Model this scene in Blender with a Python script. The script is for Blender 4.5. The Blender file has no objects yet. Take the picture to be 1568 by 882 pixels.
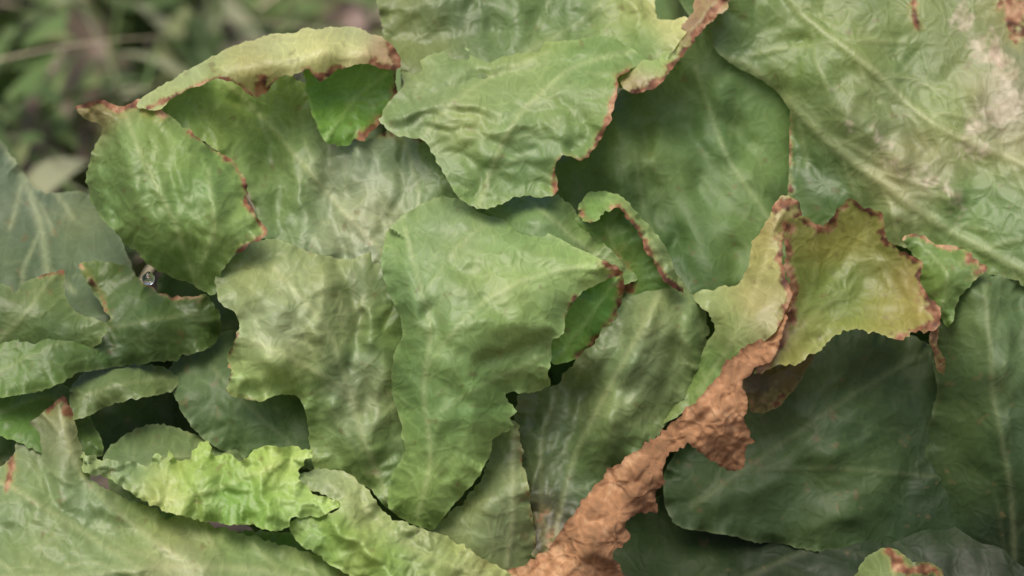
import bpy, math, random, bmesh
import numpy as np
from mathutils import Vector, noise, kdtree, geometry
random.seed(7); np.random.seed(7)
S=0.0003
T=math.radians(20)
CEN=Vector((0,0,0.165))
FW=Vector((0,math.cos(T),-math.sin(T))); UP=Vector((0,math.sin(T),math.cos(T))); RT=Vector((1,0,0))
def W(x,y,d): return CEN+RT*((x-784)*S)+UP*((441-y)*S)+FW*(d*S)
def lin(c):
    c=c/255.0
    return c/12.92 if c<=0.04045 else ((c+0.055)/1.055)**2.4
GAIN=1.15
def C(r,g,b):
    v=np.array([lin(r)*GAIN*1.05,lin(g)*GAIN*0.985,lin(b)*GAIN*0.98]); l=v@np.array([.25,.65,.1]); return v*0.85+l*0.15*np.array([1.04,1,0.92])
def CB(r,g,b): return np.array([lin(r),lin(g),lin(b)])*1.08
scene=bpy.context.scene
def N(nt,t,**k):
    n=nt.nodes.new(t)
    for a,v in k.items(): setattr(n,a,v)
    return n
def leaf_material(name,rough=0.42,transl=0.25,bump=0.3,spec=0.5):
    m=bpy.data.materials.new(name); m.use_nodes=True; nt=m.node_tree; nt.nodes.clear(); L=nt.links.new
    out=N(nt,'ShaderNodeOutputMaterial')
    def attr(n):
        a=N(nt,'ShaderNodeAttribute'); a.attribute_name=n; return a
    def math_(op,a,b):
        n=N(nt,'ShaderNodeMath',operation=op)
        for i,v in enumerate([a,b]):
            if isinstance(v,(int,float)): n.inputs[i].default_value=v
            else: L(v,n.inputs[i])
        return n.outputs[0]
    lc=attr('lc').outputs['Vector']; col=attr('Col').outputs['Color']; bm_=attr('brown').outputs['Fac']
    v=N(nt,'ShaderNodeTexVoronoi',feature='DISTANCE_TO_EDGE',voronoi_dimensions='2D'); v.inputs['Scale'].default_value=4.5; L(lc,v.inputs['Vector'])
    n=N(nt,'ShaderNodeTexNoise',noise_dimensions='2D'); n.inputs['Scale'].default_value=13; n.inputs['Detail'].default_value=3; L(lc,n.inputs['Vector'])
    mr=N(nt,'ShaderNodeMapRange',interpolation_type='SMOOTHSTEP'); L(v.outputs['Distance'],mr.inputs[0]); mr.inputs[2].default_value=0.07; mr.inputs[3].default_value=1.11; mr.inputs[4].default_value=0.985
    f=math_('MULTIPLY',mr.outputs[0],math_('ADD',math_('MULTIPLY',n.outputs['Fac'],0.36),0.82))
    vm=N(nt,'ShaderNodeVectorMath',operation='SCALE'); L(col,vm.inputs[0]); L(f,vm.inputs['Scale'])
    mh=N(nt,'ShaderNodeMapRange',interpolation_type='SMOOTHSTEP'); L(v.outputs['Distance'],mh.inputs[0]); mh.inputs[2].default_value=0.3
    h=math_('ADD',math_('MULTIPLY',mh.outputs[0],0.8),math_('MULTIPLY',n.outputs['Fac'],0.8))
    bp=N(nt,'ShaderNodeBump'); bp.inputs['Strength'].default_value=bump; bp.inputs['Distance'].default_value=0.0008; L(h,bp.inputs['Height'])
    p=N(nt,'ShaderNodeBsdfPrincipled'); L(vm.outputs[0],p.inputs['Base Color']); L(bp.outputs[0],p.inputs['Normal'])
    L(math_('ADD',math_('ADD',math_('MULTIPLY',n.outputs['Fac'],0.25),rough-0.12),math_('MULTIPLY',bm_,0.25)),p.inputs['Roughness'])
    p.inputs['Specular IOR Level'].default_value=spec
    tv=N(nt,'ShaderNodeVectorMath',operation='MULTIPLY'); L(vm.outputs[0],tv.inputs[0]); tv.inputs[1].default_value=(1.2,1.3,0.55)
    tr=N(nt,'ShaderNodeBsdfTranslucent'); L(tv.outputs[0],tr.inputs['Color'])
    ms=N(nt,'ShaderNodeMixShader'); ms.inputs[0].default_value=transl
    L(p.outputs[0],ms.inputs[1]); L(tr.outputs[0],ms.inputs[2]); L(ms.outputs[0],out.inputs[0])
    return m
MAT=leaf_material('lettuce_leaf_tissue',rough=0.43,spec=0.5,bump=0.24)
MATD=leaf_material('lettuce_leaf_dull',rough=0.52,transl=0.2,bump=0.18,spec=0.36)
MATB=leaf_material('withered_leaf_tissue',rough=0.62,transl=0.08,bump=0.65,spec=0.25)

def catmull(P,step=4.0,closed=True):
    P=[np.array(p,float) for p in P]; n=len(P); out=[]
    for i in (range(n) if closed else range(n-1)):
        if closed: p0,p1,p2,p3=P[i-1],P[i],P[(i+1)%n],P[(i+2)%n]
        else: p0,p1,p2,p3=P[max(i-1,0)],P[i],P[i+1],P[min(i+2,n-1)]
        sl=np.linalg.norm(p2-p1); k=max(1,int(sl/step)); m1=0.42*(p2-p0); m2=0.42*(p3-p1)
        for m in (m1,m2):
            l=np.linalg.norm(m)
            if l>sl*0.9: m*=sl*0.9/l
        for j in range(k):
            t=j/k; out.append((2*t**3-3*t*t+1)*p1+(t**3-2*t*t+t)*m1+(-2*t**3+3*t*t)*p2+(t**3-t*t)*m2)
    if not closed: out.append(P[-1])
    return np.array(out)
def inside(poly,pts):
    x,y=pts[:,0],pts[:,1]; r=np.zeros(len(pts),bool)
    for i in range(len(poly)):
        x1,y1=poly[i-1]; x2,y2=poly[i]
        if y1==y2: continue
        r^=((y1>y)!=(y2>y))&(x<(x2-x1)*(y-y1)/(y2-y1)+x1)
    return r
def tps(ctrl,pts,lam=30.0):
    c=np.array(ctrl,float); n=len(c); s=100.0; X=c[:,:2]/s
    def U(r): return np.where(r>1e-9,r*r*np.log(np.maximum(r,1e-9)),0)
    K=U(np.linalg.norm(X[:,None]-X[None],axis=2))+np.eye(n)*lam/1000
    P=np.c_[np.ones(n),X]; A=np.zeros((n+3,n+3)); A[:n,:n]=K; A[:n,n:]=P; A[n:,:n]=P.T
    b=np.r_[c[:,2],np.zeros(3)]; w=np.linalg.lstsq(A,b,rcond=None)[0]; Q=pts/s
    v=U(np.linalg.norm(Q[:,None]-X[None],axis=2))@w[:n]+w[n]+Q@w[n+1:]
    return np.clip(v,c[:,2].min()-25,c[:,2].max()+25)
def kd(pts):
    k=kdtree.KDTree(len(pts))
    for i,p in enumerate(pts): k.insert((p[0],p[1],0),i)
    k.balance(); return k
def kdist(k,V): return np.array([k.find((p[0],p[1],0))[2] for p in V])
def branch(main,rnd,gap=48,length=150,w=0.5,ang=42,sub=True):
    out=[]; pl=catmull(main,4,False); acc=0; side=1; tot=len(pl)*4.0; nxt=gap*0.5
    for i in range(1,len(pl)-1):
        acc+=np.linalg.norm(pl[i]-pl[i-1])
        if acc<nxt: continue
        nxt=acc+gap*rnd.uniform(0.35,0.75); side=-side
        d=pl[i+1]-pl[i-1]; a=math.atan2(d[1],d[0])+side*math.radians(ang+rnd.uniform(-12,12))
        Ln=length*rnd.uniform(0.6,1.15)*(1-0.45*acc/tot); p=pl[i].copy(); pts=[p.copy()]; bend=-side*rnd.uniform(0.001,0.005)
        for k in range(int(Ln/12)):
            a+=bend*12+rnd.uniform(-0.16,0.16); p=p+12*np.array([math.cos(a),math.sin(a)]); pts.append(p.copy())
        if len(pts)>1: out.append((w,pts))
        if sub and len(pts)>3: out+=branch(pts,rnd,gap*0.75,length*0.42,w*0.5,50,False)
    return out
def sstep(v,a,b):
    t=np.clip((v-a)/(b-a),0,1); return t*t*(3-2*t)
def L3(a,b,t): return a+(b-a)*t[:,None]
BD,BM,BL=CB(74,44,30),CB(128,84,58),CB(182,146,114)
DRY_SHEEN=(C(140,132,98),C(170,160,130),C(198,190,168))  # dried tissue tones, also used to paint glossy spots on the outer blade
LEAVES=0
def leaf(name,outline,depth,col,veins=(),brown=(),ruffle=4,rw=18,rl=40,pucker=5,ps=90,blister=4,bs=42,curl=7,cw=11,
         jag=2.0,sp=3.8,rib=-4,branches=True,gap=60,blen=150,veinc=0.75,parent=None,mat=None,broff=0,edgelit=1.0,sx=1.0,ang0=0,ds=1.5,dz=0,folds=(),mul=1.0):
    global LEAVES; LEAVES+=1; seed=LEAVES*13.7; rnd=random.Random(LEAVES*101)
    ol=catmull(outline,sp*0.7); n=len(ol)
    tg=np.roll(ol,-2,0)-np.roll(ol,2,0); tg/=np.maximum(np.linalg.norm(tg,axis=1)[:,None],1e-6); nr=np.c_[-tg[:,1],tg[:,0]]
    off=np.array([(noise.noise(Vector((p[0]/6.5,p[1]/6.5,seed)))*1.7+noise.noise(Vector((p[0]/20,p[1]/20,seed+5)))*2.0)*(0.5+1.3*abs(noise.noise(Vector((p[0]/60,p[1]/60,seed+8))))*1.6) for p in ol])*jag
    ol=ol+nr*off[:,None]
    mn,mx=ol.min(0),ol.max(0)
    gx,gy=np.meshgrid(np.arange(mn[0],mx[0],sp),np.arange(mn[1],mx[1],sp*0.87)); gx=gx+(np.arange(gx.shape[0])%2)[:,None]*sp*0.5
    g=np.c_[gx.ravel(),gy.ravel()]; g+=np.random.uniform(-0.12,0.12,g.shape)*sp; g=g[inside(ol,g)]
    kb=kd(ol); g=g[kdist(kb,g)>sp*0.6]
    r=geometry.delaunay_2d_cdt([Vector((p[0],p[1])) for p in ol]+[Vector((p[0],p[1])) for p in g],[(i,(i+1)%n) for i in range(n)],[],1,0.01)
    V=np.array([(v.x,v.y) for v in r[0]]); F=[tuple(f) for f in r[2]]; m=len(V)
    db=np.zeros(m); ib=np.zeros(m,int)
    for i,p in enumerate(V):
        co,ix,dd=kb.find((p[0],p[1],0)); db[i]=dd; ib[i]=ix
    arc=np.r_[0,np.cumsum(np.linalg.norm(np.diff(ol,axis=0),axis=1))]; s=arc[ib]
    dm=np.mean([c[2] for c in depth]); h=tps([(a,b,dm+(c-dm)*ds+dz) for a,b,c in depth],V)
    if folds:
        wn=np.array([noise.noise_vector(Vector((x/34,y/34,seed+2)))[:] for x,y in V]); Vw=V+wn[:,:2]*13; am_=np.clip(0.85+1.1*np.array([noise.noise(Vector((x/48,y/48,seed+4))) for x,y in V]),0.1,1.6)
        for pl,wd,am in folds:
            d=kdist(kd(catmull(pl,3,False)),Vw) if len(pl)>1 else np.hypot(Vw[:,0]-pl[0][0],Vw[:,1]-pl[0][1]); h+=am*1.15*am_*np.exp(-(d/(wd*1.1))**2)
    vs=[(w,list(map(np.array,pl))) for w,pl in veins]
    if branches:
        for w,pl in list(vs): vs+=branch(pl,rnd,gap,blen,w*0.5)
    vein=np.zeros(m); vrel=np.zeros(m); dv=np.full(m,60.0); groups={}
    for w,pl in vs: groups.setdefault(round(w,2),[]).append(catmull(pl,3.5,False))
    for w,pls in groups.items():
        d=kdist(kd(np.vstack(pls)),V); wid=1.9+4.0*w
        vein=np.maximum(vein,np.exp(-(d/wid)**2)*min(1,0.10+w*w*1.7)); vrel=np.maximum(vrel,np.exp(-(d/(wid*1.5))**2)*(0.05+w))
        if w>0.22: dv=np.minimum(dv,d)
    h+=rib*vrel
    if len(vs): h-=pucker*0.8*(1-np.exp(-(dv/22)**1.6))
    ca,sa=math.cos(ang0),math.sin(ang0); A=np.zeros((8,m)); LC=np.zeros((m,3)); nn=noise.noise
    for i,(x,y) in enumerate(V):
        xx=(x*ca+y*sa)*sx; yy=-x*sa+y*ca
        q=Vector((xx/ps,yy/ps,seed)); A[0,i]=nn(q)+0.40*nn(q*2.1)+0.06*nn(q*4.3)
        if blister:
            nv=noise.noise_vector(Vector((xx/bs*0.8,yy/bs*0.8,seed+9)))
            dd_=noise.voronoi(Vector((xx/bs+0.45*nv.x,yy/bs+0.45*nv.y,seed)))[0]; A[1,i]=dd_[1]-dd_[0]
        A[2,i]=nn(Vector((s[i]/rl,seed,0)))*1.5+0.6*nn(Vector((s[i]/(rl*0.4),seed,3)))
        q=Vector((x,y,seed*50)); A[3,i]=nn(q/95); A[4,i]=nn(q/26)+0.5*nn(q/13); A[5,i]=nn(q/17)+0.7*nn(q/7)
        A[6,i]=nn(q/21+Vector((3,3,3)))+0.7*nn(q/8)
        nv=noise.noise_vector(q/28); LC[i]=(x/100+seed+nv.x*0.14,y/100+nv.y*0.14,0)
    pn=A[0]; bl=1-np.exp(-(A[1]*1.9)**1.5)
    h+=pucker*pn*2.8; h-=1.5*blister*bl*(0.25+0.75*np.clip(pn+0.5,0,1))
    h+=ruffle*A[2]*np.exp(-db/rw)*2.7+curl*np.exp(-(db/cw)**1.5)*(0.8+A[2]*0.9)
    br=np.full(m,float(broff)); dr=np.zeros(m)
    for b in brown:
        d=kdist(kd(catmull(b[0],3.5,False)),V); g_=b[2]*np.exp(-(d/(b[1]*1.5))**2)
        if len(b)>3: dr=np.maximum(dr,g_)
        else: br=np.maximum(br,g_)
    if isinstance(col,list):
        ws=np.zeros(m); cc=np.zeros((m,3))
        for x,y,c in col:
            w_=1/((V[:,0]-x)**2+(V[:,1]-y)**2+900)**1.6; ws+=w_; cc+=w_[:,None]*c
        cc/=ws[:,None]
    else: cc=np.tile(col,(m,1))
    cc=mul*cc*(1+0.18*A[3]+0.08*A[4])[:,None]*np.c_[1+0.12*A[3],np.ones(m),1-0.10*A[3]+0.06*A[4]]
    pale=0.6*cc*np.array([1.55,1.4,1.55])+0.4*C(168,182,128)*mul
    cc=L3(cc,pale,np.clip(vein*veinc,0,1)); cc=L3(cc,pale,0.3*edgelit*np.exp(-(db/3.5)**2))  # pale veins, then a painted rim as if edges caught light
    cc=L3(cc,np.tile(C(105,88,52),(m,1)),0.45*sstep(A[6],0.66,0.85))
    bsum=br+(A[5]*0.48+A[3]*0.42)*(br>0.02); bm=sstep(bsum,0.40,0.66) if broff<0.9 else np.ones(m)
    cc=L3(cc,np.tile(C(142,142,72),(m,1)),0.5*sstep(bsum,0.05,0.5))
    t=np.clip(0.45+A[6]*0.8+A[3]*0.5,0,1); bc=np.where((t<0.5)[:,None],L3(np.tile(BD,(m,1)),BM,np.clip(t*2,0,1)),L3(np.tile(BM,(m,1)),BL,np.clip(t*2-1,0,1)))
    if broff>0.9:
        bc=L3(bc,np.tile(CB(158,122,88),(m,1)),np.full(m,0.55)); bc=L3(bc,bc*0.55,np.clip(vein,0,1)*0.8); bc*=(1.05+0.5*A[3]+0.25*A[4])[:,None]; bc=L3(bc,np.tile(CB(88,60,42),(m,1)),0.5*np.exp(-(db/4)**2))
    cc=L3(cc,bc,bm)
    if dr.max()>0:
        dsum=dr+A[5]*0.35*(dr>0.02); t=np.clip(0.5+A[6]*0.8,0,1); dc=L3(np.tile(DRY_SHEEN[0],(m,1)),DRY_SHEEN[2],t); cc=L3(cc,dc,0.7*sstep(dsum,0.3,0.7))
    h+=A[6]*4.0*np.clip(bm,0,1)*(0.8 if broff>0.9 else 1)
    me=bpy.data.meshes.new(name); me.from_pydata([tuple(W(x,y,d)) for (x,y),d in zip(V,h)],[],F); me.update()
    me.polygons.foreach_set('use_smooth',[True]*len(me.polygons))
    a=me.attributes.new('brown','FLOAT','POINT'); a.data.foreach_set('value',bm.astype(np.float32))
    a=me.attributes.new('Col','FLOAT_COLOR','POINT'); a.data.foreach_set('color',np.c_[np.clip(cc,0.002,0.8),np.ones(m)].astype(np.float32).ravel())
    a=me.attributes.new('lc','FLOAT_VECTOR','POINT'); a.data.foreach_set('vector',LC.astype(np.float32).ravel())
    ob=bpy.data.objects.new(name,me); scene.collection.objects.link(ob); me.materials.append(mat or MAT); ob.parent=parent; return ob
def empty(name):
    e=bpy.data.objects.new(name,None); e.empty_display_size=0.05; scene.collection.objects.link(e); return e
HEAD=empty('lettuce_plant'); HEAD2=empty('lettuce_plant.001'); HEAD3=empty('lettuce_plant.002'); HEAD4=empty('lettuce_plant.003')

# ---------------- main head
leaf('outer_leaf_blade',[(1040,-60),(1640,-60),(1660,470),(1560,430),(1480,410),(1380,375),(1330,400),(1240,380),(1214,310),(1216,170),(1190,130),(1100,70)],
 [(1060,-60,150),(1300,-50,160),(1600,-50,190),(1100,80,150),(1216,170,150),(1240,300,135),(1330,390,115),(1380,370,100),(1560,420,60),(1640,200,110),(1300,150,105),(1400,200,100),(1350,60,135),(1500,100,130),(1480,300,75)],
 [(1100,40,C(88,122,54)),(1250,80,C(104,136,62)),(1400,60,C(112,139,68)),(1540,150,C(150,150,110)),(1500,60,C(126,146,78)),(1400,240,C(148,152,95)),(1500,330,C(106,142,64)),(1280,330,C(82,118,52)),(1220,250,C(84,118,54)),(1330,180,C(118,139,74)),(1450,160,C(118,146,72)),(1550,60,C(130,138,85))],  # pale mid-blade entry holds the glossy highlights as colour
 veins=[(1.2,[(1090,80),(1150,95),(1210,150),(1280,220),(1370,290),(1470,360),(1600,430)]),(1.0,[(1190,-40),(1240,20),(1340,100),(1440,190),(1600,260)]),(0.5,[(1215,300),(1216,170)])],
 brown=[([(1214,170),(1216,290)],3,0.6),([(1525,60),(1545,100)],9,0.6),([(1410,0),(1412,40)],5,0.6),([(1480,20),(1530,80),(1560,150),(1520,180),(1500,220)],22,0.6,1),([(1340,190),(1385,260),(1450,280),(1480,330)],16,0.42,1),([(1568,0),(1568,60)],12,0.6),([(1290,130),(1310,190)],9,.42,1)],  # right-hand dry stroke is damage, mid-blade stroke is painted gloss
 blister=6,bs=62,pucker=7,ps=140,gap=75,parent=HEAD,ruffle=2,rib=-6,mul=0.82,ds=1.2,jag=1.2,curl=2,
 folds=[([(1090,110),(1170,140),(1250,230),(1340,310)],22,14),([(1230,60),(1320,130),(1420,220)],20,12),([(1380,240)],22,-14),([(1460,290)],22,-14),([(1330,290),(1400,350)],20,-10),([(1260,110),(1330,200)],24,-10),([(1500,150),(1530,220)],14,-8)])
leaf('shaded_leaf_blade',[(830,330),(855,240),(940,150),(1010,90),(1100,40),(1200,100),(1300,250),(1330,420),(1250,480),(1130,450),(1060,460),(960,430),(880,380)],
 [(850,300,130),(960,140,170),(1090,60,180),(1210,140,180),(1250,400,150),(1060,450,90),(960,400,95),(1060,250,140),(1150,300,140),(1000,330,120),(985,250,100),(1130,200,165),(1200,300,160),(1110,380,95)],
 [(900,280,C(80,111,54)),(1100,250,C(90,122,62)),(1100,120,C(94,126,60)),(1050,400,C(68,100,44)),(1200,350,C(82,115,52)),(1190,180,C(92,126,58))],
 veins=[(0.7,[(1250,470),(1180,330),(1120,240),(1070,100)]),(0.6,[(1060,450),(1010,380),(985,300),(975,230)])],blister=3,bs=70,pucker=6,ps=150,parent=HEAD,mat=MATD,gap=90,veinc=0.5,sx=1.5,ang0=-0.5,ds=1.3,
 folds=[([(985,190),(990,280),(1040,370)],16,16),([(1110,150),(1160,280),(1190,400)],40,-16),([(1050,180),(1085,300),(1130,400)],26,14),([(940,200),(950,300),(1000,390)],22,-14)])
leaf('inner_leaf_blade',[(590,-40),(990,-50),(1012,20),(1055,24),(1050,50),(1020,90),(960,130),(850,150),(700,160),(620,150),(610,90),(580,40)],
 [(600,-40,200),(980,-40,190),(1040,40,120),(960,130,120),(620,130,130),(780,120,125),(800,20,160)],
 [(650,20,C(104,127,70)),(850,20,C(106,137,68)),(1040,35,C(185,195,118)),(980,60,C(115,150,68))],
 veins=[(0.8,[(760,150),(800,80),(900,20),(950,-40)]),(0.6,[(700,150),(680,60),(640,-30)])],
 blister=6,bs=50,pucker=8,parent=HEAD,veinc=0.45,mul=0.8,folds=[([(600,60),(700,30),(800,40),(900,30)],20,10),([(620,10),(720,-10)],18,-10),([(960,-20),(985,40)],12,-10)])
leaf('curled_leaf_margin',[(1105,-40),(1120,0),(1085,35),(1050,80),(1010,128),(968,142),(948,120),(965,95),(1005,88),(1035,55),(1060,20),(1075,-30)],
 [(1100,-30,110),(1050,50,85),(1020,110,70),(960,120,75),(1035,55,95)],
 [(1060,20,C(150,120,85)),(1000,95,C(125,165,68)),(990,130,C(160,135,105))],
 brown=[([(1115,-20),(1085,30),(1050,78),(1010,125),(970,140)],8,0.85)],ruffle=5,blister=3,bs=20,pucker=3,parent=HEAD)
leaf('puckered_leaf_blade',[(612,105),(680,72),(770,66),(870,55),(960,50),(1025,72),(985,95),(950,115),(945,150),(928,195),(895,243),(860,238),(850,262),(852,296),(790,304),(740,322),(700,300),(670,250),(650,215),(606,206),(578,182),(590,160),(615,130)],
 [(615,110,95),(770,66,120),(960,55,120),(1020,75,105),(950,120,55),(930,190,30),(890,240,25),(850,290,35),(740,320,30),(650,210,50),(580,180,70),(780,130,70),(760,200,38),(860,160,45),(700,150,62),(680,180,45)],
 [(650,150,C(120,146,84)),(760,120,C(128,156,84)),(900,90,C(114,148,70)),(800,220,C(120,150,80)),(900,180,C(108,140,70)),(770,290,C(98,134,62))],
 veins=[(0.8,[(735,310),(760,240),(800,170),(880,100),(990,70)]),(0.6,[(650,205),(700,150),(760,110),(840,75)])],
 brown=[([(968,100),(948,125),(944,150),(928,195),(895,245),(862,238),(850,262),(853,296)],5,0.85)],
 blister=9,bs=34,pucker=6,ps=80,ruffle=5,gap=45,blen=110,parent=HEAD,sx=0.6,ang0=0.3,ds=1.7,curl=-6,cw=8,mul=.9,
 folds=[([(600,180),(650,160),(720,152),(780,160)],13,-13),([(620,203),(670,188),(740,190)],10,-7),([(650,118),(740,92),(850,80),(950,70)],13,-9),([(640,142),(760,115),(880,100)],12,8),([(700,215),(780,198),(860,180)],15,-9),([(870,160),(895,190),(885,220)],12,13),([(740,245),(830,235)],14,-6),([(900,110),(930,100)],12,-8)])
leaf('left_leaf_body',[(225,160),(270,125),(340,110),(420,100),(480,140),(492,182),(500,212),(545,215),(600,195),(650,205),(680,240),(750,320),(700,420),(600,430),(560,400),(470,400),(410,370),(380,300),(330,230),(270,195)],
 [(230,160,50),(340,115,90),(440,110,100),(500,215,70),(600,200,80),(740,320,60),(600,420,25),(430,380,30),(380,300,45),(330,230,55),(420,240,85),(480,250,55),(530,300,62),(600,300,40),(640,260,60)],
 [(330,150,C(114,148,60)),(420,180,C(98,136,54)),(420,290,C(104,134,68)),(530,260,C(126,145,104)),(600,280,C(128,147,104)),(560,350,C(134,152,114)),(680,300,C(112,142,84))],  # greyer entries paint the sheen of the glossy middle into the colour
 veins=[(0.8,[(620,420),(540,340),(470,260),(400,180),(340,120)]),(0.6,[(640,400),(640,300),(620,220)])],
 brown=[([(560,195),(590,205),(640,212)],6,0.6)],blister=5,bs=40,pucker=5,ps=80,parent=HEAD,gap=52,sx=1.5,ang0=-0.3,ds=1.5,dz=28,curl=4,
 folds=[([(462,210),(452,290),(490,390)],16,-12),([(500,230),(498,310),(530,390)],13,11),([(540,230),(550,310),(590,390)],18,-12),([(610,230),(612,310),(600,380)],13,11),([(655,225),(690,290)],16,-10),([(370,150),(415,260),(430,350)],20,14)])
leaf('rolled_leaf_rim',[(205,160),(250,125),(300,95),(350,70),(405,50),(470,42),(535,37),(580,52),(603,72),(612,100),(590,106),(560,96),(520,105),(492,122),(470,108),(425,122),(392,148),(362,130),(335,120),(300,130),(268,146),(240,168)],
 [(205,160,35),(300,95,75),(405,50,88),(535,37,88),(600,70,75),(610,100,60),(330,100,25),(410,85,22),(500,75,24),(560,75,34),(520,105,42),(392,146,42),(300,130,38),(240,165,25)],
 [(300,110,C(150,168,100)),(450,70,C(164,178,112)),(540,60,C(166,178,108)),(590,80,C(180,150,115)),(400,125,C(150,150,85))],
 veins=[(0.5,[(560,60),(450,65),(340,95),(250,140)])],
 brown=[([(596,66),(612,98),(590,106),(575,100)],8,0.9),([(395,148),(402,122)],8,0.9),([(520,104),(480,120),(470,110)],6,0.85),([(425,122),(392,146),(362,130),(335,120),(300,130),(268,146),(225,165)],3.5,0.85)],
 blister=1,bs=26,pucker=1.2,ruffle=1,rw=10,jag=2.2,parent=HEAD,gap=30,blen=50,ds=1.6,veinc=0.2,mul=0.95,curl=3,rib=-2)
leaf('bright_leaf_pocket',[(465,105),(520,90),(600,98),(606,130),(600,165),(575,190),(548,216),(505,220),(485,195),(470,150)],
 [(480,110,75),(600,105,85),(600,160,85),(540,215,66),(490,180,72),(540,150,95)],
 [(540,130,C(88,140,30)),(560,180,C(78,126,30))],veins=[(0.5,[(500,210),(540,150),(590,110)])],
 brown=[([(606,100),(608,135),(602,165)],5,0.9),([(580,185),(550,213)],6,0.9)],blister=2,parent=HEAD,gap=35,blen=60,mul=1.05)
leaf('front_fold',[(112,163),(150,153),(180,160),(215,152),(245,166),(290,200),(320,225),(352,245),(374,275),(380,310),(400,340),(409,358),(370,384),(345,410),(325,450),(280,430),(240,415),(200,380),(165,345),(137,310),(130,262),(142,225),(152,195),(125,180)],
 [(115,165,20),(215,155,30),(245,166,20),(350,245,10),(380,310,-5),(408,358,-15),(330,445,5),(240,410,10),(137,310,25),(142,225,30),(250,280,-38),(200,220,-12),(300,350,-42),(190,320,-15)],
 [(140,165,C(130,120,70)),(200,220,C(98,134,60)),(300,280,C(104,142,64)),(170,290,C(91,128,60)),(280,380,C(96,134,56)),(360,340,C(116,150,70))],
 veins=[(0.7,[(300,440),(270,340),(230,260),(190,175)]),(0.6,[(300,430),(330,350),(320,260)])],
 brown=[([(112,163),(150,155),(180,162),(215,154),(245,168)],7,0.9),([(290,200),(352,245),(374,275),(380,310),(400,340),(408,360),(370,384)],4,0.9)],
 blister=5,bs=38,pucker=5,ps=70,curl=12,cw=16,ruffle=4,parent=HEAD,sx=1.7,ang0=-0.55,gap=42,blen=90,mul=.93,
 folds=[([(235,180),(262,260),(290,400)],13,13),([(195,190),(212,280),(255,390)],15,-10),([(295,225),(325,300),(325,400)],16,-11),([(345,270),(362,330)],10,8),([(160,250),(180,330)],11,8)])
leaf('crinkled_leaf_blade',[(332,418),(350,390),(385,372),(420,366),(470,384),(530,398),(585,385),(640,420),(680,560),(690,800),(650,812),(600,785),(560,745),(485,722),(474,680),(470,640),(457,606),(425,604),(398,615),(352,602),(355,570),(348,545),(368,510),(362,480),(336,460)],
 [(335,420,0),(420,366,20),(585,385,30),(650,430,20),(690,790,20),(600,780,0),(480,715,10),(460,610,-15),(352,600,-25),(350,545,-18),(400,440,-30),(480,480,-35),(430,560,-42),(560,460,5),(540,560,-15),(560,660,0),(610,560,15)],
 [(380,400,C(120,142,84)),(450,430,C(128,148,90)),(430,500,C(138,156,104)),(540,450,C(116,136,84)),(540,600,C(113,134,86)),(400,600,C(134,164,82)),(460,620,C(120,154,70)),(560,720,C(100,132,62)),(600,500,C(94,126,60))],  # palest entry paints the strongly lit bubbles into the colour
 veins=[(0.9,[(600,780),(560,680),(530,580),(500,500),(420,410)]),(0.7,[(540,600),(470,560),(390,520)]),(0.5,[(520,540),(560,450),(580,400)])],
 brown=[([(345,600),(352,575),(350,545),(368,505)],3,0.6),([(352,602),(398,615)],3,0.6)],
 blister=10,bs=44,pucker=6,ps=90,ruffle=5,curl=6,parent=HEAD,gap=44,blen=100,jag=1.6,
 folds=[([(400,440)],20,-14),([(440,475)],22,-18),([(490,510),(500,560)],18,-16),([(395,545),(440,560)],16,-14),([(500,430)],20,-12),([(520,400),(545,480),(540,560)],12,12),([(430,590),(380,590)],10,8),([(570,470),(585,560),(570,680)],14,-12),([(520,620),(540,700)],14,-10)])
leaf('central_leaf_blade',[(596,350),(625,325),(665,303),(700,304),(735,325),(790,342),(850,362),(900,388),(946,410),(948,420),(905,440),(880,458),(866,485),(862,510),(845,522),(842,565),(838,592),(810,600),(772,600),(792,630),(780,638),(786,652),(757,672),(748,700),(725,738),(690,778),(662,810),(630,800),(595,775),(598,735),(618,690),(612,640),(600,600),(603,545),(618,510),(606,470),(588,430),(584,385)],
 [(596,350,-5),(665,303,25),(735,325,10),(850,362,-10),(946,412,-45),(905,440,-50),(865,500,-50),(842,560,-45),(838,592,-35),(772,600,-55),(786,652,-50),(725,738,-55),(662,808,-50),(598,770,-30),(612,640,-30),(603,545,-30),(588,430,-25),(680,380,-30),(700,450,-80),(780,420,-62),(760,520,-88),(680,560,-92),(650,480,-70),(690,650,-85),(660,720,-72),(820,460,-72)],
 [(620,400,C(110,146,78)),(680,340,C(128,154,92)),(800,400,C(126,160,82)),(700,450,C(121,151,82)),(880,420,C(128,162,80)),(760,520,C(112,148,70)),(650,560,C(104,140,68)),(720,620,C(118,156,70)),(680,740,C(130,166,74)),(630,700,C(108,144,66))],  # paler top entry puts the lit dome into the leaf colour
 veins=[(0.7,[(640,790),(660,700),(650,600),(660,500),(640,420),(620,350)]),(0.6,[(655,560),(720,480),(800,430),(900,405)]),(0.5,[(660,640),(720,600),(800,560),(840,540)]),(0.5,[(650,450),(700,380),(740,345)])],
 brown=[([(930,404),(948,414),(938,426)],6,1.0),([(880,456),(866,485)],4,0.8)],
 blister=4,bs=55,pucker=5,ps=100,curl=14,cw=20,ruffle=3.2,rl=50,parent=HEAD,sx=0.75,ang0=0.45,gap=52,blen=110,jag=1.5,ds=1.3,mul=.93,dz=-8,
 folds=[([(690,400),(745,440),(820,465)],16,11),([(615,370),(635,470),(625,560),(625,690)],18,-13),([(665,470),(690,600),(675,720)],17,12),([(720,345),(800,388),(900,410)],16,-10),([(740,560),(800,540),(840,520)],14,9),([(700,500),(780,490),(840,500)],14,-8),([(720,590),(740,650)],16,-10),([(650,350),(700,370)],16,7)])
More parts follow.
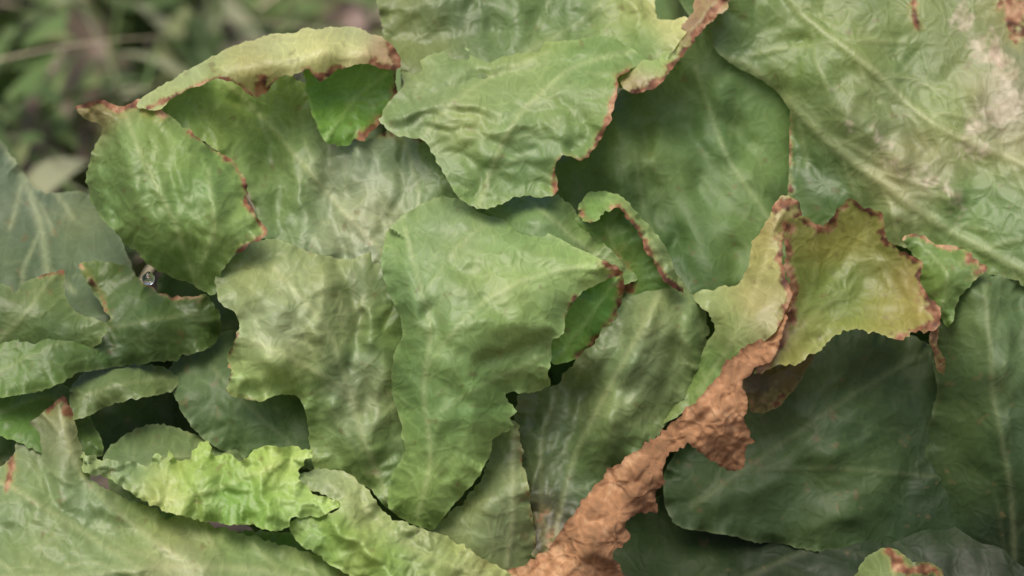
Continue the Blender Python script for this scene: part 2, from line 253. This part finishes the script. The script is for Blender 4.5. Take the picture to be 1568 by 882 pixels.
leaf('central_leaf_underside',[(862,462),(905,436),(950,412),(955,440),(945,480),(915,520),(885,548),(848,556),(838,530),(850,500)],
 [(865,460,-38),(950,415,-40),(945,480,0),(890,545,5),(845,550,-20),(890,490,-5)],
 [(900,480,C(84,138,36)),(870,530,C(104,156,52))],veins=[(0.5,[(950,420),(900,490),(860,540)])],
 brown=[([(952,418),(954,445),(944,480),(915,520),(890,545)],6,0.9)],parent=HEAD,blister=2,gap=30,blen=50,ds=1,mul=1.1)
leaf('rear_fold',[(740,330),(765,310),(800,294),(840,294),(870,308),(888,332),(905,360),(950,392),(975,430),(900,440),(820,400),(760,370)],
 [(745,325,45),(810,294,60),(870,308,50),(900,350,35),(960,400,30),(900,430,20),(790,380,20),(820,330,5)],
 C(102,134,68),veins=[(0.6,[(960,410),(900,380),(840,330),(800,300)])],blister=3,curl=6,cw=14,parent=HEAD,gap=40,blen=60)
leaf('rolled_tip',[(884,322),(900,296),(925,291),(950,300),(975,325),(1000,352),(1025,385),(1035,415),(1048,448),(1020,432),(998,398),(972,350),(945,322),(922,330),(905,345)],
 [(885,320,30),(920,291,40),(975,325,25),(1035,415,5),(1045,445,5),(985,370,-15),(940,315,-5),(905,340,10)],
 [(910,310,C(106,146,60)),(960,330,C(116,146,75)),(1010,390,C(116,141,82))],
 brown=[([(945,322),(972,350),(998,398),(1022,430),(1046,446)],6,0.9),([(884,322),(905,342)],4,0.8)],veins=[(0.4,[(905,300),(960,320),(1030,420)])],gap=25,blen=40,blister=3,bs=22,parent=HEAD,pucker=3)
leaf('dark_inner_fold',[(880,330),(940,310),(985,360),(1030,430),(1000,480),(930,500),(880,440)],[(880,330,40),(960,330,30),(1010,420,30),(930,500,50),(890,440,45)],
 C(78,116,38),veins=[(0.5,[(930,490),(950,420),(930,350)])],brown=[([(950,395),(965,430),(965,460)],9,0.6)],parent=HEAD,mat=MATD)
leaf('drooping_leaf_blade',[(945,450),(1000,425),(1035,422),(1065,450),(1088,500),(1075,560),(1045,620),(1000,670),(950,720),(900,780),(860,830),(815,850),(800,760),(790,660),(795,605),(850,590),(880,550),(915,520)],
 [(950,450,30),(1035,425,50),(1085,500,50),(1045,620,20),(950,720,10),(850,830,10),(800,760,30),(795,610,40),(880,550,0),(980,530,-15),(930,640,-15),(860,700,30),(900,600,40),(1000,600,0),(1040,500,0)],
 [(1000,500,C(116,138,84)),(960,590,C(110,136,80)),(870,620,C(94,118,70)),(880,720,C(80,108,56)),(1050,500,C(116,144,82)),(840,800,C(70,70,44)),(940,700,C(84,116,52))],
 veins=[(0.7,[(850,820),(880,700),(940,580),(1010,450)]),(0.6,[(830,780),(830,680),(850,600)])],
 brown=[([(830,790),(845,830)],14,0.45)],blister=4,bs=50,pucker=5,ps=85,parent=HEAD,sx=1.9,ang0=0.5,gap=52,mul=.95,
 folds=[([(1010,440),(965,560),(905,690)],18,-14),([(965,460),(910,590),(870,700)],15,13),([(1050,500),(1010,600),(950,690)],15,12),([(840,610),(825,700),(820,790)],12,-10),([(1060,470),(1070,540)],12,-10)])
leaf('narrow_leaf_blade',[(760,660),(790,650),(800,700),(812,770),(822,850),(815,900),(740,900),(690,840),(660,812),(700,775),(740,730)],
 [(785,650,10),(820,850,0),(740,900,-20),(665,812,-15),(750,760,-30),(740,730,0)],
 [(770,720,C(120,138,82)),(740,820,C(130,150,88)),(800,800,C(110,130,72))],veins=[(0.8,[(770,900),(785,800),(785,660)])],brown=[([(792,655),(808,760),(820,840)],2,0.5)],blister=2,pucker=4,parent=HEAD,gap=34,blen=80)
leaf('yellow_leaf_back',[(1183,318),(1200,300),(1222,308),(1228,335),(1205,350),(1198,400),(1205,450),(1190,500),(1150,535),(1110,570),(1070,615),(1010,650),(1040,590),(1075,540),(1092,490),(1060,455),(1100,440),(1135,430),(1155,380),(1170,345)],
 [(1190,310,0),(1222,310,10),(1200,400,-30),(1190,500,-50),(1110,570,-30),(1030,640,0),(1080,540,20),(1065,455,40),(1135,430,20),(1165,350,10),(1160,470,-45),(1110,500,-20)],
 [(1200,320,C(158,150,90)),(1170,400,C(160,162,86)),(1160,470,C(170,162,98)),(1120,490,C(126,150,78)),(1090,560,C(100,136,58)),(1080,455,C(146,168,102))],
 veins=[(0.6,[(1070,600),(1120,520),(1160,430),(1195,320)])],
 brown=[([(1186,315),(1222,308),(1228,335)],7,0.9),([(1204,350),(1198,400),(1206,450),(1195,500)],8,0.9)],blister=2,pucker=4,ruffle=3,parent=HEAD,gap=34,blen=60,mul=.86)
leaf('yellow_leaf_underside',[(1200,345),(1225,330),(1262,345),(1285,318),(1303,304),(1325,318),(1352,328),(1358,368),(1385,385),(1412,402),(1410,440),(1436,478),(1430,505),(1400,505),(1375,520),(1330,508),(1290,507),(1262,530),(1225,550),(1185,562),(1150,572),(1165,540),(1195,500),(1206,450),(1198,400)],
 [(1200,345,-20),(1262,345,10),(1303,304,15),(1352,328,10),(1412,402,-5),(1436,480,-35),(1375,518,-30),(1290,507,-20),(1225,550,-30),(1160,565,-42),(1206,450,-35),(1300,420,25),(1240,480,-5),(1350,450,10)],
 [(1250,370,C(134,138,50)),(1320,350,C(134,138,50)),(1300,430,C(98,124,40)),(1360,460,C(128,134,46)),(1400,440,C(158,140,64)),(1230,450,C(106,130,42)),(1200,540,C(140,146,56)),(1270,500,C(134,146,50)),(1290,460,C(108,132,42))],
 veins=[(0.7,[(1170,560),(1250,480),(1320,420),(1330,330)]),(0.6,[(1240,490),(1320,470),(1420,470)]),(0.6,[(1220,500),(1250,420),(1250,350)])],
 brown=[([(1228,335),(1262,346),(1285,320),(1303,306),(1325,320),(1352,330),(1360,370),(1412,402)],8,0.9),([(1412,402),(1412,440),(1436,480),(1430,505)],11,0.95),([(1204,350),(1198,400),(1206,450),(1195,500),(1160,550)],11,0.95),([(1400,505),(1375,518)],6,0.7)],
 blister=3,bs=40,pucker=3,ruffle=4,jag=2.4,parent=HEAD,rib=-4,gap=44,blen=80,veinc=0.3,curl=-10,cw=13,mul=.86,
 folds=[([(1190,545),(1270,470),(1330,400)],20,-10),([(1390,420),(1400,490)],14,-10)])
leaf('withered_tip',[(1425,495),(1438,505),(1434,530),(1447,552),(1445,574),(1432,566),(1426,540),(1418,515)],[(1430,500,-35),(1445,570,-20),(1432,540,-38)],C(110,80,50),broff=0.6,blister=0,pucker=2,jag=2,sp=3,parent=HEAD)
leaf('withered_flap',[(1150,560),(1200,556),(1250,535),(1235,570),(1215,600),(1190,625),(1165,632),(1140,620),(1135,590)],[(1150,560,-20),(1250,540,0),(1190,620,10),(1140,615,-10)],
 [(1200,570,C(110,98,35)),(1160,600,C(82,72,38))],brown=[([(1160,625),(1200,610)],12,0.6)],parent=HEAD,mul=.85)
leaf('dead_strap',[(1196,440),(1212,450),(1206,480),(1192,520),(1178,552),(1150,565),(1134,590),(1142,612),(1138,650),(1143,672),(1125,722),(1100,712),(1072,690),(1050,682),(1030,690),(1012,715),(1018,738),(1000,750),(1004,785),(975,782),(955,800),(960,820),(940,845),(952,900),(770,905),(790,870),(830,845),(862,805),(895,760),(930,720),(965,692),(1005,668),(1045,630),(1080,595),(1110,560),(1130,535),(1165,515),(1185,480)],
 [(1200,445,-48),(1190,520,-75),(1110,560,-70),(1134,590,-88),(1138,650,-90),(1120,720,-70),(1050,682,-80),(1000,780,-70),(950,890,-70),(780,890,-45),(862,805,-50),(930,720,-50),(1005,668,-55),(1060,640,-95),(980,720,-98),(900,810,-98),(1100,620,-105)],
 C(160,118,84),
 veins=[(0.4,[(800,900),(900,790),(990,700),(1080,620),(1150,540)]),(0.35,[(900,890),(960,790),(1060,670),(1130,600)]),(0.35,[(850,850),(940,740),(1030,660)])],broff=0.95,blister=5,bs=30,pucker=4,ps=50,ruffle=6,rl=30,rw=14,jag=2.6,parent=HEAD,veinc=0.3,gap=30,blen=50,sp=2.8,sx=0.4,ang0=-0.8,curl=-10,cw=10,mat=MATB,rib=-5,
 folds=[([(850,870),(930,780),(1020,690),(1100,620),(1160,550)],9,11),([(1100,640),(1120,700)],10,-10),([(960,740),(990,770)],9,-8),([(890,820),(930,860)],10,-8),([(840,880),(880,830)],7,-7)])
leaf('right_leaf_blade',[(1385,366),(1410,358),(1440,375),(1470,378),(1495,398),(1514,410),(1495,430),(1475,450),(1455,500),(1436,480),(1412,440),(1410,402)],
 [(1385,366,40),(1440,375,45),(1510,410,30),(1455,490,20),(1412,430,35),(1450,420,10)],C(94,130,54),veins=[(0.5,[(1440,480),(1450,420),(1410,370)])],
 brown=[([(1385,364),(1410,358),(1440,375),(1470,378)],3,0.8),([(1490,396),(1514,408),(1500,418)],8,0.95)],parent=HEAD,gap=30,blen=50,mul=.88)
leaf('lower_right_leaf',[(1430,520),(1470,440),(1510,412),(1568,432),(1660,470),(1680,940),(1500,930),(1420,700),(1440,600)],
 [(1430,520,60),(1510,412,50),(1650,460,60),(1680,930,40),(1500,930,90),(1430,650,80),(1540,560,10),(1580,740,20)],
 [(1500,480,C(86,114,60)),(1540,560,C(78,106,58)),(1560,700,C(50,78,34)),(1480,600,C(60,88,44)),(1560,850,C(28,48,20))],  # green darkens downward, with the shade low in the plant painted in
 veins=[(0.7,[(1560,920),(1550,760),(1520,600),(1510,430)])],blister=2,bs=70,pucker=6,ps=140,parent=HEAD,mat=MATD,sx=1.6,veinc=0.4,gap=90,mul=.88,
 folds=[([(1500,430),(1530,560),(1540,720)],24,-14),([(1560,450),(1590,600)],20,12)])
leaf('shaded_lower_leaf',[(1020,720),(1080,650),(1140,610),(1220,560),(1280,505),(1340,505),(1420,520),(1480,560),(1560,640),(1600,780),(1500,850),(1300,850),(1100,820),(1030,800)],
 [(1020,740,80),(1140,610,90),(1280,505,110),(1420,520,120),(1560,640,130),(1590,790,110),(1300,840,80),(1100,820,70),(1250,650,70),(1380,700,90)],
 [(1200,600,C(70,94,48)),(1350,560,C(66,90,44)),(1300,700,C(56,84,38)),(1450,750,C(36,60,24)),(1100,760,C(54,82,36))],  # dark greens carry the shade of this low leaf in its colour
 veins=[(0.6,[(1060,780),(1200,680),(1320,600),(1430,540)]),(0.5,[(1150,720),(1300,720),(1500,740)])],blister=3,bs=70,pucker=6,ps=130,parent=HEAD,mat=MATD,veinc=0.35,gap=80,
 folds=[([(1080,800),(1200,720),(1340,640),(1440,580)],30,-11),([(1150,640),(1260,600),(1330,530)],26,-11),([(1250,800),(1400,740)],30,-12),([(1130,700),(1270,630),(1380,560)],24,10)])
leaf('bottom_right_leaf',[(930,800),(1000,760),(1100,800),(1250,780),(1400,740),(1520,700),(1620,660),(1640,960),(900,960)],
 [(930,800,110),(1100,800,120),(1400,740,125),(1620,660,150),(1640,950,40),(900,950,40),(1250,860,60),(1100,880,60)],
 [(1000,830,C(60,86,34)),(1200,850,C(34,56,22)),(1450,800,C(40,64,26)),(1500,880,C(28,48,18))],  # near-black greens and low mul paint the bottom shade into the leaf
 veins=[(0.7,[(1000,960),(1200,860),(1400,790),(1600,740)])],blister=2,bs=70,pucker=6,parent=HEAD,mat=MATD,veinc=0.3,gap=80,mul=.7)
# ---------------- left lower shaded leaves
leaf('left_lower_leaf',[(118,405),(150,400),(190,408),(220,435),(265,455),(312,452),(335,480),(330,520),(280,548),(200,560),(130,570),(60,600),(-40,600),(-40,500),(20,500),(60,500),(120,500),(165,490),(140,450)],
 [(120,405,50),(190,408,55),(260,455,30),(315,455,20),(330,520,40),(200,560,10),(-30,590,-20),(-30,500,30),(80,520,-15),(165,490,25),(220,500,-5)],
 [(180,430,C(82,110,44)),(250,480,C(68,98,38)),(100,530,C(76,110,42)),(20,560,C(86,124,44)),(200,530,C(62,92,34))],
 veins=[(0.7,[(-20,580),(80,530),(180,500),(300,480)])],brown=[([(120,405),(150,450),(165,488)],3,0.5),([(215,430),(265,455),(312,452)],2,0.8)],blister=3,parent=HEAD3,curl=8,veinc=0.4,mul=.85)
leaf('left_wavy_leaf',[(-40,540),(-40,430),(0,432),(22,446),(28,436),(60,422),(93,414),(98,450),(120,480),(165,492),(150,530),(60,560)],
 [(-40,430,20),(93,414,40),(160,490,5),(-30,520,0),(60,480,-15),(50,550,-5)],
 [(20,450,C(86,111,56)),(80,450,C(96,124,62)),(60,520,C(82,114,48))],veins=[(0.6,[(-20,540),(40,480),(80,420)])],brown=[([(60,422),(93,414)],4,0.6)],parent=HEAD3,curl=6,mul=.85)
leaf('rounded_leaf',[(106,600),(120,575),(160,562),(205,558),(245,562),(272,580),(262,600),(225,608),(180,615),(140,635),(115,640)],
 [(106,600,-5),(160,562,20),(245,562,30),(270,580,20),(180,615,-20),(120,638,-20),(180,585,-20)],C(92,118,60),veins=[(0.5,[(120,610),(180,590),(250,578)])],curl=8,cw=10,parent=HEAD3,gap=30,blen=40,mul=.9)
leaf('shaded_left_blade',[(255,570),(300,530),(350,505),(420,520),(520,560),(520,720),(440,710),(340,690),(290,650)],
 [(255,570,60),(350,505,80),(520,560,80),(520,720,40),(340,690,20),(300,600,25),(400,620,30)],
 [(300,600,C(74,102,56)),(400,640,C(80,110,54)),(430,560,C(46,74,30))],veins=[(0.6,[(480,710),(400,640),(320,560)])],parent=HEAD,mat=MATD,veinc=0.4)  # shade painted in, darkest where the blade tucks behind the crinkled leaf
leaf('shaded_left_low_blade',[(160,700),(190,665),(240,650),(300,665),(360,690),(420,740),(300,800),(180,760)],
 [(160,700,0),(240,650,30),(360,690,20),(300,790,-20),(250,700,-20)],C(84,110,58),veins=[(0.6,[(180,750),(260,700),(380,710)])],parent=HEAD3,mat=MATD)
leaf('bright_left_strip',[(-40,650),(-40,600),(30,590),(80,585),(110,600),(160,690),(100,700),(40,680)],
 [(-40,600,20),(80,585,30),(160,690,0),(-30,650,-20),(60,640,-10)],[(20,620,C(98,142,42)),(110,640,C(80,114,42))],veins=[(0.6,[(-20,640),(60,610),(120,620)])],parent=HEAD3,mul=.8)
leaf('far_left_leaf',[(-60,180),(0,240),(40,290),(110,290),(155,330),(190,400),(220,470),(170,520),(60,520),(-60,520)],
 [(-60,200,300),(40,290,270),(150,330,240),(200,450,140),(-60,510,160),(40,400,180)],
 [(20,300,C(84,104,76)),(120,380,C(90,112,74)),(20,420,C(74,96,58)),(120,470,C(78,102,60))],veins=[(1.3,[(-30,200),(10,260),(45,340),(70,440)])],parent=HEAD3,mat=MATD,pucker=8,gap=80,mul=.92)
for i,(cx,cy,rx,ry,d) in enumerate([(300,600,330,130,150),(120,620,220,110,110),(650,700,330,180,140),(1000,760,260,150,180),(1050,560,230,150,160),(1350,650,300,220,230),(700,420,260,150,150),(1350,380,260,130,230),(400,480,180,120,120)]):  # added filler leaves, coloured dark so gaps between blades look shaded
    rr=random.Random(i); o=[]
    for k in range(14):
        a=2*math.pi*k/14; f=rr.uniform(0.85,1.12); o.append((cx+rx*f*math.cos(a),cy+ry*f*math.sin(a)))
    leaf('dark_gap_filler_leaf',o,[(cx-rx,cy,d+20),(cx+rx,cy,d+20),(cx,cy-ry,d+40),(cx,cy+ry,d-20),(cx,cy,d)],
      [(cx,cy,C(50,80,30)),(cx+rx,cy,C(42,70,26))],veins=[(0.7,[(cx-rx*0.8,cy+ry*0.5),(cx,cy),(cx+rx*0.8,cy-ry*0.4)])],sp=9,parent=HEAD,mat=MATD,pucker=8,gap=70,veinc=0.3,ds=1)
# ---------------- nearer head, bottom left
leaf('broad_leaf_blade',[(-60,720),(0,715),(20,700),(40,655),(75,625),(97,604),(112,630),(130,690),(150,735),(210,765),(290,790),(380,815),(450,835),(520,860),(600,900),(620,960),(-60,960)],
 [(-60,720,-60),(20,700,-65),(95,605,-40),(130,690,-60),(210,765,-60),(380,815,-70),(520,860,-90),(600,950,-110),(-60,950,-190),(200,850,-150),(60,780,-120),(350,880,-150),(100,700,-88)],
 [(80,650,C(120,134,84)),(60,760,C(114,144,82)),(200,820,C(120,150,86)),(350,850,C(112,145,76)),(60,860,C(118,146,82)),(300,880,C(156,170,114)),(450,870,C(126,154,82))],
 veins=[(1.2,[(560,920),(420,870),(280,860),(150,870),(-40,880)]),(0.8,[(300,860),(200,790),(130,720),(95,625)]),(0.8,[(240,870),(120,800),(20,740),(-40,730)])],
 brown=[([(75,628),(97,606),(110,630)],5,0.9),([(10,690),(24,700),(20,740)],6,0.6)],
 blister=6,bs=60,pucker=7,ps=110,parent=HEAD2,rib=-9,curl=8,cw=12,mul=.84,gap=70,
 folds=[([(95,620),(122,720),(200,790),(320,850)],18,-16),([(62,670),(85,760),(170,830)],17,18),([(20,735),(100,800),(230,865)],16,-14),([(0,800),(100,850),(200,880)],14,14),([(230,800),(340,840),(450,865)],14,12),([(150,740),(230,790)],10,8)])
leaf('frilly_leaf_blade',[(104,676),(125,688),(150,698),(165,705),(200,704),(228,712),(240,694),(256,700),(262,684),(275,703),(292,700),(316,674),(330,696),(352,692),(372,704),(392,688),(412,680),(445,684),(484,688),(466,706),(462,728),(480,752),(510,758),(522,770),(500,785),(455,790),(440,806),(390,800),(320,795),(240,770),(180,735),(130,715)],
 [(104,676,-55),(228,712,-60),(316,674,-65),(412,680,-55),(484,688,-60),(520,770,-100),(440,806,-115),(320,795,-110),(180,735,-85),(300,740,-100),(400,735,-95),(360,770,-100)],
 [(130,695,C(130,158,95)),(200,715,C(118,146,90)),(300,720,C(138,176,62)),(420,700,C(154,188,78)),(380,760,C(116,164,46)),(480,765,C(150,188,88)),(250,750,C(152,176,90))],
 veins=[(0.8,[(240,765),(320,750),(400,720),(470,695)]),(0.6,[(250,765),(280,720),(316,684)])],blister=7,bs=28,pucker=4,ps=45,ruffle=6,rl=28,rw=22,parent=HEAD2,gap=30,blen=60,jag=2.4,sp=3.2,ds=1.2,mul=.88,veinc=0.5,
 folds=[([(265,690),(290,740),(300,780)],9,12),([(340,700),(350,740),(380,790)],9,12),([(400,700),(410,750),(420,790)],9,-12),([(230,720),(250,760)],9,-10),([(445,700),(440,750)],9,12)])
leaf('lime_leaf_ridge',[(450,735),(470,722),(500,718),(535,724),(568,752),(590,782),(625,800),(665,812),(700,826),(745,855),(800,890),(860,960),(600,960),(560,895),(500,850),(455,825),(448,795),(500,785),(524,770),(500,755)],
 [(450,735,-75),(535,724,-70),(590,782,-85),(700,826,-75),(800,890,-60),(840,950,-70),(600,950,-130),(455,820,-100),(540,790,-115),(640,870,-125),(520,830,-118)],
 [(500,740,C(138,158,104)),(560,780,C(148,168,102)),(520,810,C(124,168,54)),(600,850,C(128,168,56)),(660,860,C(138,162,75)),(740,880,C(146,165,94)),(640,820,C(150,166,100))],
 veins=[(0.8,[(840,950),(740,880),(640,840),(560,775),(500,735)])],blister=8,bs=28,pucker=4,ps=50,ruffle=5,parent=HEAD2,gap=30,blen=70,sp=3.2,curl=8,cw=12,ds=1.2,mul=.88,veinc=0.5,
 folds=[([(500,790),(580,850),(640,920)],12,-14),([(540,760),(600,820),(700,880)],10,10)])
leaf('low_leaf_blade',[(330,810),(420,815),(480,820),(560,880),(640,930),(640,980),(360,980),(300,860)],[(420,830,-50),(480,820,-50),(640,930,-60),(640,980,-60),(300,900,-80)],C(66,106,34),parent=HEAD2)
# ---------------- small tip, bottom right
leaf('leaf_tip',[(1300,930),(1310,880),(1325,855),(1355,838),(1385,848),(1400,858),(1425,862),(1442,875),(1450,930)],
 [(1300,920,-30),(1330,850,-25),(1360,838,-20),(1440,870,-25),(1450,930,-60),(1370,890,-75)],[(1340,870,C(108,134,72)),(1420,890,C(70,85,45))],
 veins=[(0.6,[(1370,940),(1360,850)])],brown=[([(1360,842),(1380,870),(1410,868),(1440,874)],6,0.85)],parent=HEAD4,curl=8,cw=10,sp=3.2,mul=.8)
leaf('leaf_tip_base',[(1250,960),(1290,910),(1400,890),(1480,920),(1520,980)],[(1250,960,-20),(1400,890,10),(1520,980,-20)],C(60,90,40),parent=HEAD4)

def stalk(parent,x,y,r,hgt):
    bm=bmesh.new(); rings=[]
    for k in range(7):
        z=-0.01+hgt*k/6; rr=r*(1.0-0.09*k)
        rings.append([bm.verts.new((x+rr*math.cos(a)*(1+0.1*math.sin(3*a+k)),y+rr*math.sin(a),z)) for a in [2*math.pi*j/16 for j in range(16)]])
    for a,b in zip(rings,rings[1:]):
        for j in range(16): bm.faces.new((a[j],a[(j+1)%16],b[(j+1)%16],b[j]))
    bm.faces.new(rings[-1]); me=bpy.data.meshes.new('stalk'); bm.to_mesh(me); bm.free()
    ob=bpy.data.objects.new('stalk',me); scene.collection.objects.link(ob); ob.parent=parent
    m=bpy.data.materials.get('stalk_tissue')
    if not m:
        m=bpy.data.materials.new('stalk_tissue'); m.use_nodes=True; nt=m.node_tree; n=nt.nodes.new('ShaderNodeTexNoise'); n.inputs['Scale'].default_value=60
        rp=nt.nodes.new('ShaderNodeValToRGB'); rp.color_ramp.elements[0].color=(0.05,0.08,0.02,1); rp.color_ramp.elements[1].color=(0.16,0.2,0.08,1)
        nt.links.new(n.outputs['Fac'],rp.inputs[0]); nt.links.new(rp.outputs[0],nt.nodes['Principled BSDF'].inputs['Base Color'])
    me.materials.append(m)
stalk(HEAD,0.02,0.16,0.028,0.10); stalk(HEAD2,-0.16,-0.03,0.012,0.04); stalk(HEAD3,-0.25,0.12,0.02,0.05); stalk(HEAD4,0.17,-0.02,0.01,0.03)
bpy.ops.mesh.primitive_uv_sphere_add(segments=24,ring_count=16,radius=1); dr=bpy.context.object; dr.name='water_drop'
for v in dr.data.vertices:
    z=v.co.z; f=1.0 if z<0.2 else 1.0-0.6*(z-0.2)
    v.co=Vector((v.co.x*f*0.0030,v.co.y*f*0.0030,v.co.z*0.0033))
dr.location=W(228,426,-14); dr.parent=HEAD
for p in dr.data.polygons: p.use_smooth=True
m=bpy.data.materials.new('water'); m.use_nodes=True; b=m.node_tree.nodes['Principled BSDF']; b.inputs['Transmission Weight'].default_value=1; b.inputs['Roughness'].default_value=0.02; b.inputs['IOR'].default_value=1.33
dr.data.materials.append(m)
# ---------------- ground
def ground():
    xs=np.concatenate([[-60,-20,-6,-3],np.linspace(-1.6,1.6,161),[3,6,20,60]]); ys=np.concatenate([[-20,-6,-2],np.linspace(-0.9,2.6,175),[4,8,20,70]]); V=[];F=[]
    for y in ys:
        for x in xs:
            k=1 if (abs(x)<1.6 and -0.9<y<2.6) else 0
            V.append((x,y,k*(0.012*noise.noise(Vector((x*9,y*9,1)))+0.007*noise.noise(Vector((x*30,y*30,2)))+0.004*noise.noise(Vector((x*70,y*70,2))))))
    nx=len(xs)
    for j in range(len(ys)-1):
        for i in range(nx-1): a=j*nx+i; F.append((a,a+1,a+1+nx,a+nx))
    me=bpy.data.meshes.new('soil_ground'); me.from_pydata(V,[],F); me.polygons.foreach_set('use_smooth',[True]*len(F))
    ob=bpy.data.objects.new('soil_ground',me); scene.collection.objects.link(ob)
    m=bpy.data.materials.new('soil'); m.use_nodes=True; nt=m.node_tree; L=nt.links.new
    tc=N(nt,'ShaderNodeTexCoord'); n=N(nt,'ShaderNodeTexNoise'); n.inputs['Scale'].default_value=26; n.inputs['Detail'].default_value=6; L(tc.outputs['Object'],n.inputs[0])
    rp=N(nt,'ShaderNodeValToRGB'); L(n.outputs['Fac'],rp.inputs[0]); e=rp.color_ramp.elements
    e[0].position=0.4; e[0].color=(0.05,0.045,0.03,1); e[1].position=0.62; e[1].color=(0.42,0.30,0.27,1); k=e.new(0.52); k.color=(0.15,0.11,0.08,1)
    L(rp.outputs[0],nt.nodes['Principled BSDF'].inputs['Base Color']); nt.nodes['Principled BSDF'].inputs['Roughness'].default_value=0.9
    me.materials.append(m)
ground()
# ---------------- weeds behind
def weeds():
    rnd=random.Random(11); V=[];F=[];Cc=[]
    def strip(base,az,h,w,lean,curve,col,seg=6,shape=0):
        d=Vector((math.cos(az),math.sin(az),0)); side=Vector((-math.sin(az),math.cos(az),0)); tw=rnd.uniform(-0.8,0.8)
        side=(side*math.cos(tw)+d*math.sin(tw)); s0=len(V); p=Vector(base); a=lean
        for k in range(seg+1):
            t=k/seg; ww=w*(1-t)**0.6 if shape==0 else w*math.sin(math.pi*min(1,0.06+0.94*t))**0.8; fold=Vector((0,0,0.25*ww))
            V.append(p+side*ww+fold); V.append(p); V.append(p-side*ww+fold); Cc.extend([col]*3)
            a+=curve/seg; p=p+(Vector((0,0,1))*math.cos(a)+d*math.sin(a))*(h/seg)
        for k in range(seg):
            b=s0+3*k; F.append((b,b+1,b+4,b+3)); F.append((b+1,b+2,b+5,b+4))
    def g():
        return C(*rnd.choice([(60,84,38),(72,98,46),(86,112,54),(98,110,62),(52,72,34),(108,132,76),(74,102,48),(122,130,98)]))
    for i in range(2900):
        y=rnd.uniform(0.22,1.5) if i<2300 else rnd.uniform(1.3,2.5); x=rnd.uniform(-1.1,0.9)
        strip((x,y,0),rnd.uniform(0,6.28),rnd.uniform(0.04,0.15),rnd.uniform(0.0015,0.0035),rnd.uniform(0.1,0.9),rnd.uniform(0.3,1.5),g())
    for i in range(850):
        y=rnd.uniform(0.3,1.5); x=rnd.uniform(-1.1,0.9); az=rnd.uniform(0,6.28)
        for j in range(rnd.randint(3,6)):
            strip((x,y,rnd.uniform(0,0.04)),az+j*1.3+rnd.uniform(-.3,.3),rnd.uniform(0.03,0.08),rnd.uniform(0.005,0.015),rnd.uniform(0.3,0.9),rnd.uniform(0.4,1.3),g(),7,1)
    for i in range(170):
        y=rnd.uniform(0.3,1.4); x=rnd.uniform(-0.9,0.7); strip((x,y,rnd.uniform(0.02,0.11)),rnd.uniform(0,6.28),rnd.uniform(0.06,0.16),0.0018,rnd.uniform(1.1,1.5),0.3,C(150,145,115))
    me=bpy.data.meshes.new('weeds'); me.from_pydata([tuple(v) for v in V],[],F); me.polygons.foreach_set('use_smooth',[True]*len(F))
    a=me.attributes.new('Col','FLOAT_COLOR','POINT'); a.data.foreach_set('color',np.c_[np.array(Cc),np.ones(len(Cc))].astype(np.float32).ravel())
    ob=bpy.data.objects.new('weeds',me); scene.collection.objects.link(ob)
    m=bpy.data.materials.new('weed_foliage'); m.use_nodes=True; nt=m.node_tree; L=nt.links.new; p=nt.nodes['Principled BSDF']
    at=N(nt,'ShaderNodeAttribute'); at.attribute_name='Col'; L(at.outputs['Color'],p.inputs['Base Color']); p.inputs['Roughness'].default_value=0.6; p.inputs['Specular IOR Level'].default_value=0.25
    me.materials.append(m)
weeds()
# ---------------- light
w=bpy.data.worlds.new('World'); scene.world=w; w.use_nodes=True; nt=w.node_tree
sky=nt.nodes.new('ShaderNodeTexSky'); sky.sky_type='NISHITA'; sky.sun_disc=False
EL=math.radians(66); AZ=math.radians(212)
sky.sun_elevation=EL; sky.sun_rotation=AZ; sky.dust_density=6; sky.air_density=0.7
nt.links.new(sky.outputs[0],nt.nodes['Background'].inputs[0]); nt.nodes['Background'].inputs[1].default_value=0.15
sd=bpy.data.lights.new('sun','SUN'); sd.energy=2.5; sd.angle=math.radians(45); sd.color=(1,0.95,0.84)
so=bpy.data.objects.new('sun',sd); scene.collection.objects.link(so)
dirv=Vector((math.sin(AZ)*math.cos(EL),math.cos(AZ)*math.cos(EL),math.sin(EL)))
so.rotation_euler=dirv.to_track_quat('Z','Y').to_euler(); so.location=dirv*3
# ---------------- camera
cd=bpy.data.cameras.new('camera'); cam=bpy.data.objects.new('camera',cd); scene.collection.objects.link(cam)
cam.location=CEN-FW*3.0; cam.rotation_euler=(math.radians(90)-T,0,0)
cd.lens=36*3.0/(1568*S); cd.clip_end=300; cd.clip_start=0.1
cd.dof.use_dof=True; cd.dof.focus_distance=2.99; cd.dof.aperture_fstop=6.3
scene.camera=cam
scene.view_settings.view_transform='Standard'; scene.view_settings.look='None'; scene.view_settings.exposure=0
